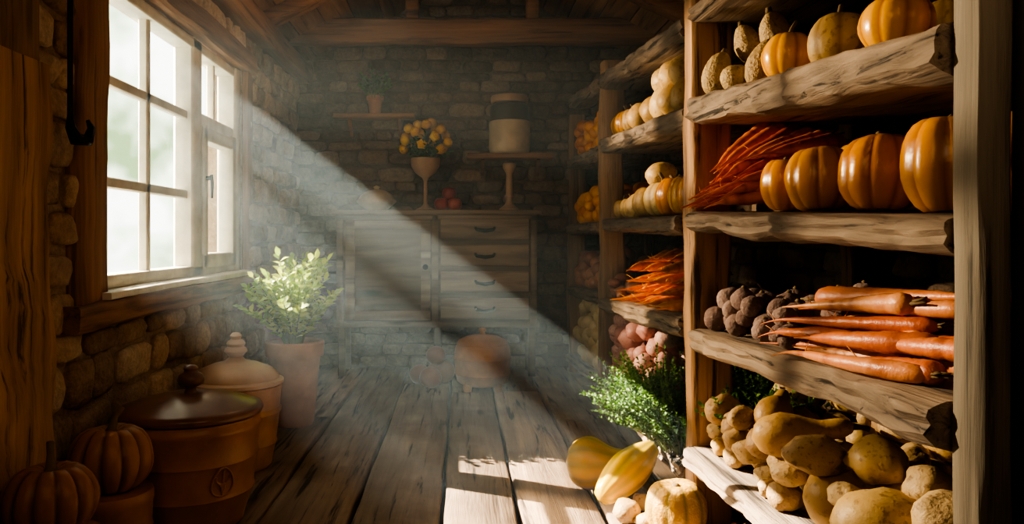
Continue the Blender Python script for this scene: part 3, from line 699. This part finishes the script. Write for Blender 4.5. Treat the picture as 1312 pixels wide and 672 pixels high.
cj=bpy.data.objects.new('storage_jar',None);sc.collection.objects.link(cj);cj.location=(.44,JY,1.955)
mb=MB();rev(mb,[(0,0),(.165,0),(.18,.015),(.185,.05),(.185,.27),(.18,.285)],TR((.44,JY,1.955)),40);mb.obj('body',[M['cream']],parent=cj,angle=40)
mb=MB();rev(mb,[(.18,.285),(.178,.30),(.172,.42),(.15,.44),(.15,.455)],TR((.44,JY,1.955)),40,0);rev(mb,[(.15,.45),(.168,.455),(.17,.50),(.16,.515),(.08,.52),(0,.52)],TR((.44,JY,1.955)),40,1);mb.obj('neck_and_lid',[M['darkw'],M['terralid']],parent=cj,angle=40)
mb=MB();rev(mb,[(0,0),(.085,0),(.09,.015),(.06,.035),(.035,.06),(.03,.10),(.042,.12),(.03,.14),(.028,.32),(.038,.34),(.055,.37),(.06,.40),(.05,.415),(0,.415)],TR((.43,6.88,ZT)),28);mb.obj('candlestick',[M['terralid']],angle=50)
fc=bpy.data.objects.new('footed_crock',None);sc.collection.objects.link(fc);fc.location=(.175,6.2,0)
mb=MB();rev(mb,[(0,.04),(.17,.04),(.205,.07),(.215,.12),(.222,.125),(.218,.14),(.225,.24),(.232,.25),(.226,.265),(.215,.34),(.20,.355),(.203,.37),(.19,.39),(.12,.42),(.05,.43),(.022,.435),(.018,.45),(.03,.46),(.028,.48),(0,.49)],TR((.175,6.2,0)),44)
for k in range(4):
    a=pi/4+k*pi/2;rev(mb,[(0,0),(.03,0),(.036,.03),(.03,.07),(0,.075)],TR((.175+.17*math.cos(a),6.2+.17*math.sin(a),0)),12)
mb.obj('body',[M['terra2']],parent=fc,angle=45)
mb=MB()
for (x,y,z,r) in ((-.24,6.22,.085,.095),(-.16,6.42,.10,.11),(-.33,6.40,.08,.09),(-.20,6.33,.245,.085)): potato(mb,(x,y,z),r,0,1.1,.9,.06)
mb.obj('red_onion_heap',[M['plum']],angle=180)
# ------------------------------------------------------------ haze, lights, world
mb=MB();box(mb,XL+.08,XS-.06,2.9,YB-.50,.005,ZW-.2);hz=mb.obj('dust_haze',[])
hm=bpy.data.materials.new('dust_haze');hm.use_nodes=True;nt=hm.node_tree;nt.nodes.clear()
o=nd(nt,'ShaderNodeOutputMaterial');vs_=nd(nt,'ShaderNodeVolumeScatter');vs_.inputs['Density'].default_value=.046;vs_.inputs['Color'].default_value=(.64,.85,1,1);vs_.inputs['Anisotropy'].default_value=.1
nt.links.new(vs_.outputs[0],o.inputs['Volume']);hz.data.materials.append(hm)
def light(name,typ,loc,target,energy,color,**k):
    l=bpy.data.lights.new(name,typ);l.energy=energy;l.color=color
    for a,v in k.items(): setattr(l,a,v)
    ob=bpy.data.objects.new(name,l);sc.collection.objects.link(ob);ob.location=loc
    ob.rotation_euler=(Vector(target)-Vector(loc)).to_track_quat('-Z','Y').to_euler();return ob
d=Vector((1,-.48,-.72))
light('sun','SUN',(-6,6,5),Vector((-6,6,5))+d,42,(1,.86,.66),angle=.006)
light('shelf_boost_spot','SPOT',(-4.0,5.5,2.45),(1.1,2.6,1.35),3400,(1,.78,.52),spot_size=.9,spot_blend=.5,shadow_soft_size=.08)  # added spot outside, shining through the window to brighten the shelves
p=light('window_portal','AREA',(-1.72,4.35,1.66),(0,4.35,1.66),1,(1,1,1),shape='RECTANGLE',size=2.1,size_y=1.42)
p.data.cycles.is_portal=True
light('shelf_fill','AREA',(-.8,.2,2.45),(1.0,3.2,.9),7,(1,.70,.42),shape='DISK',size=.8)  # unseen fill added to lift the shelf fronts, no lantern there
light('crock_fill','AREA',(.75,.6,2.3),(-1.4,3.6,.6),8,(1,.70,.44),shape='DISK',size=.7)  # unseen fill added for the crocks on the left, no doorway there
light('ceiling_fill','POINT',(-.5,4.9,2.62),(0,0,0),9,(1,.66,.40),shadow_soft_size=.12)  # unseen point light added to warm the ceiling boards
w=bpy.data.worlds.new('World');sc.world=w;w.use_nodes=True;nt=w.node_tree;bg=nt.nodes['Background']
tc=nd(nt,'ShaderNodeTexCoord');nn=ntex(nt,tc.outputs['Generated'],9,3,.5)
c=ramp(nt,nn,[(.40,(.22,.30,.15)),(.49,(.66,.76,.56)),(.56,(1,1,.96))])
nt.links.new(c,bg.inputs[0]);bg.inputs[1].default_value=4.0
sc.view_settings.view_transform='AgX'
sc.view_settings.look='AgX - High Contrast'
sc.view_settings.exposure=-.15
# ------------------------------------------------------------ camera
cam=bpy.data.cameras.new('camera');co=bpy.data.objects.new('camera',cam);sc.collection.objects.link(co)
co.location=(0,0,1.2);co.rotation_euler=(pi/2,0,0);cam.sensor_width=36;cam.lens=36*1000/1312
cam.shift_x=(656-590)/1312;cam.shift_y=-(336-305)/1312;cam.clip_start=.02
sc.camera=co
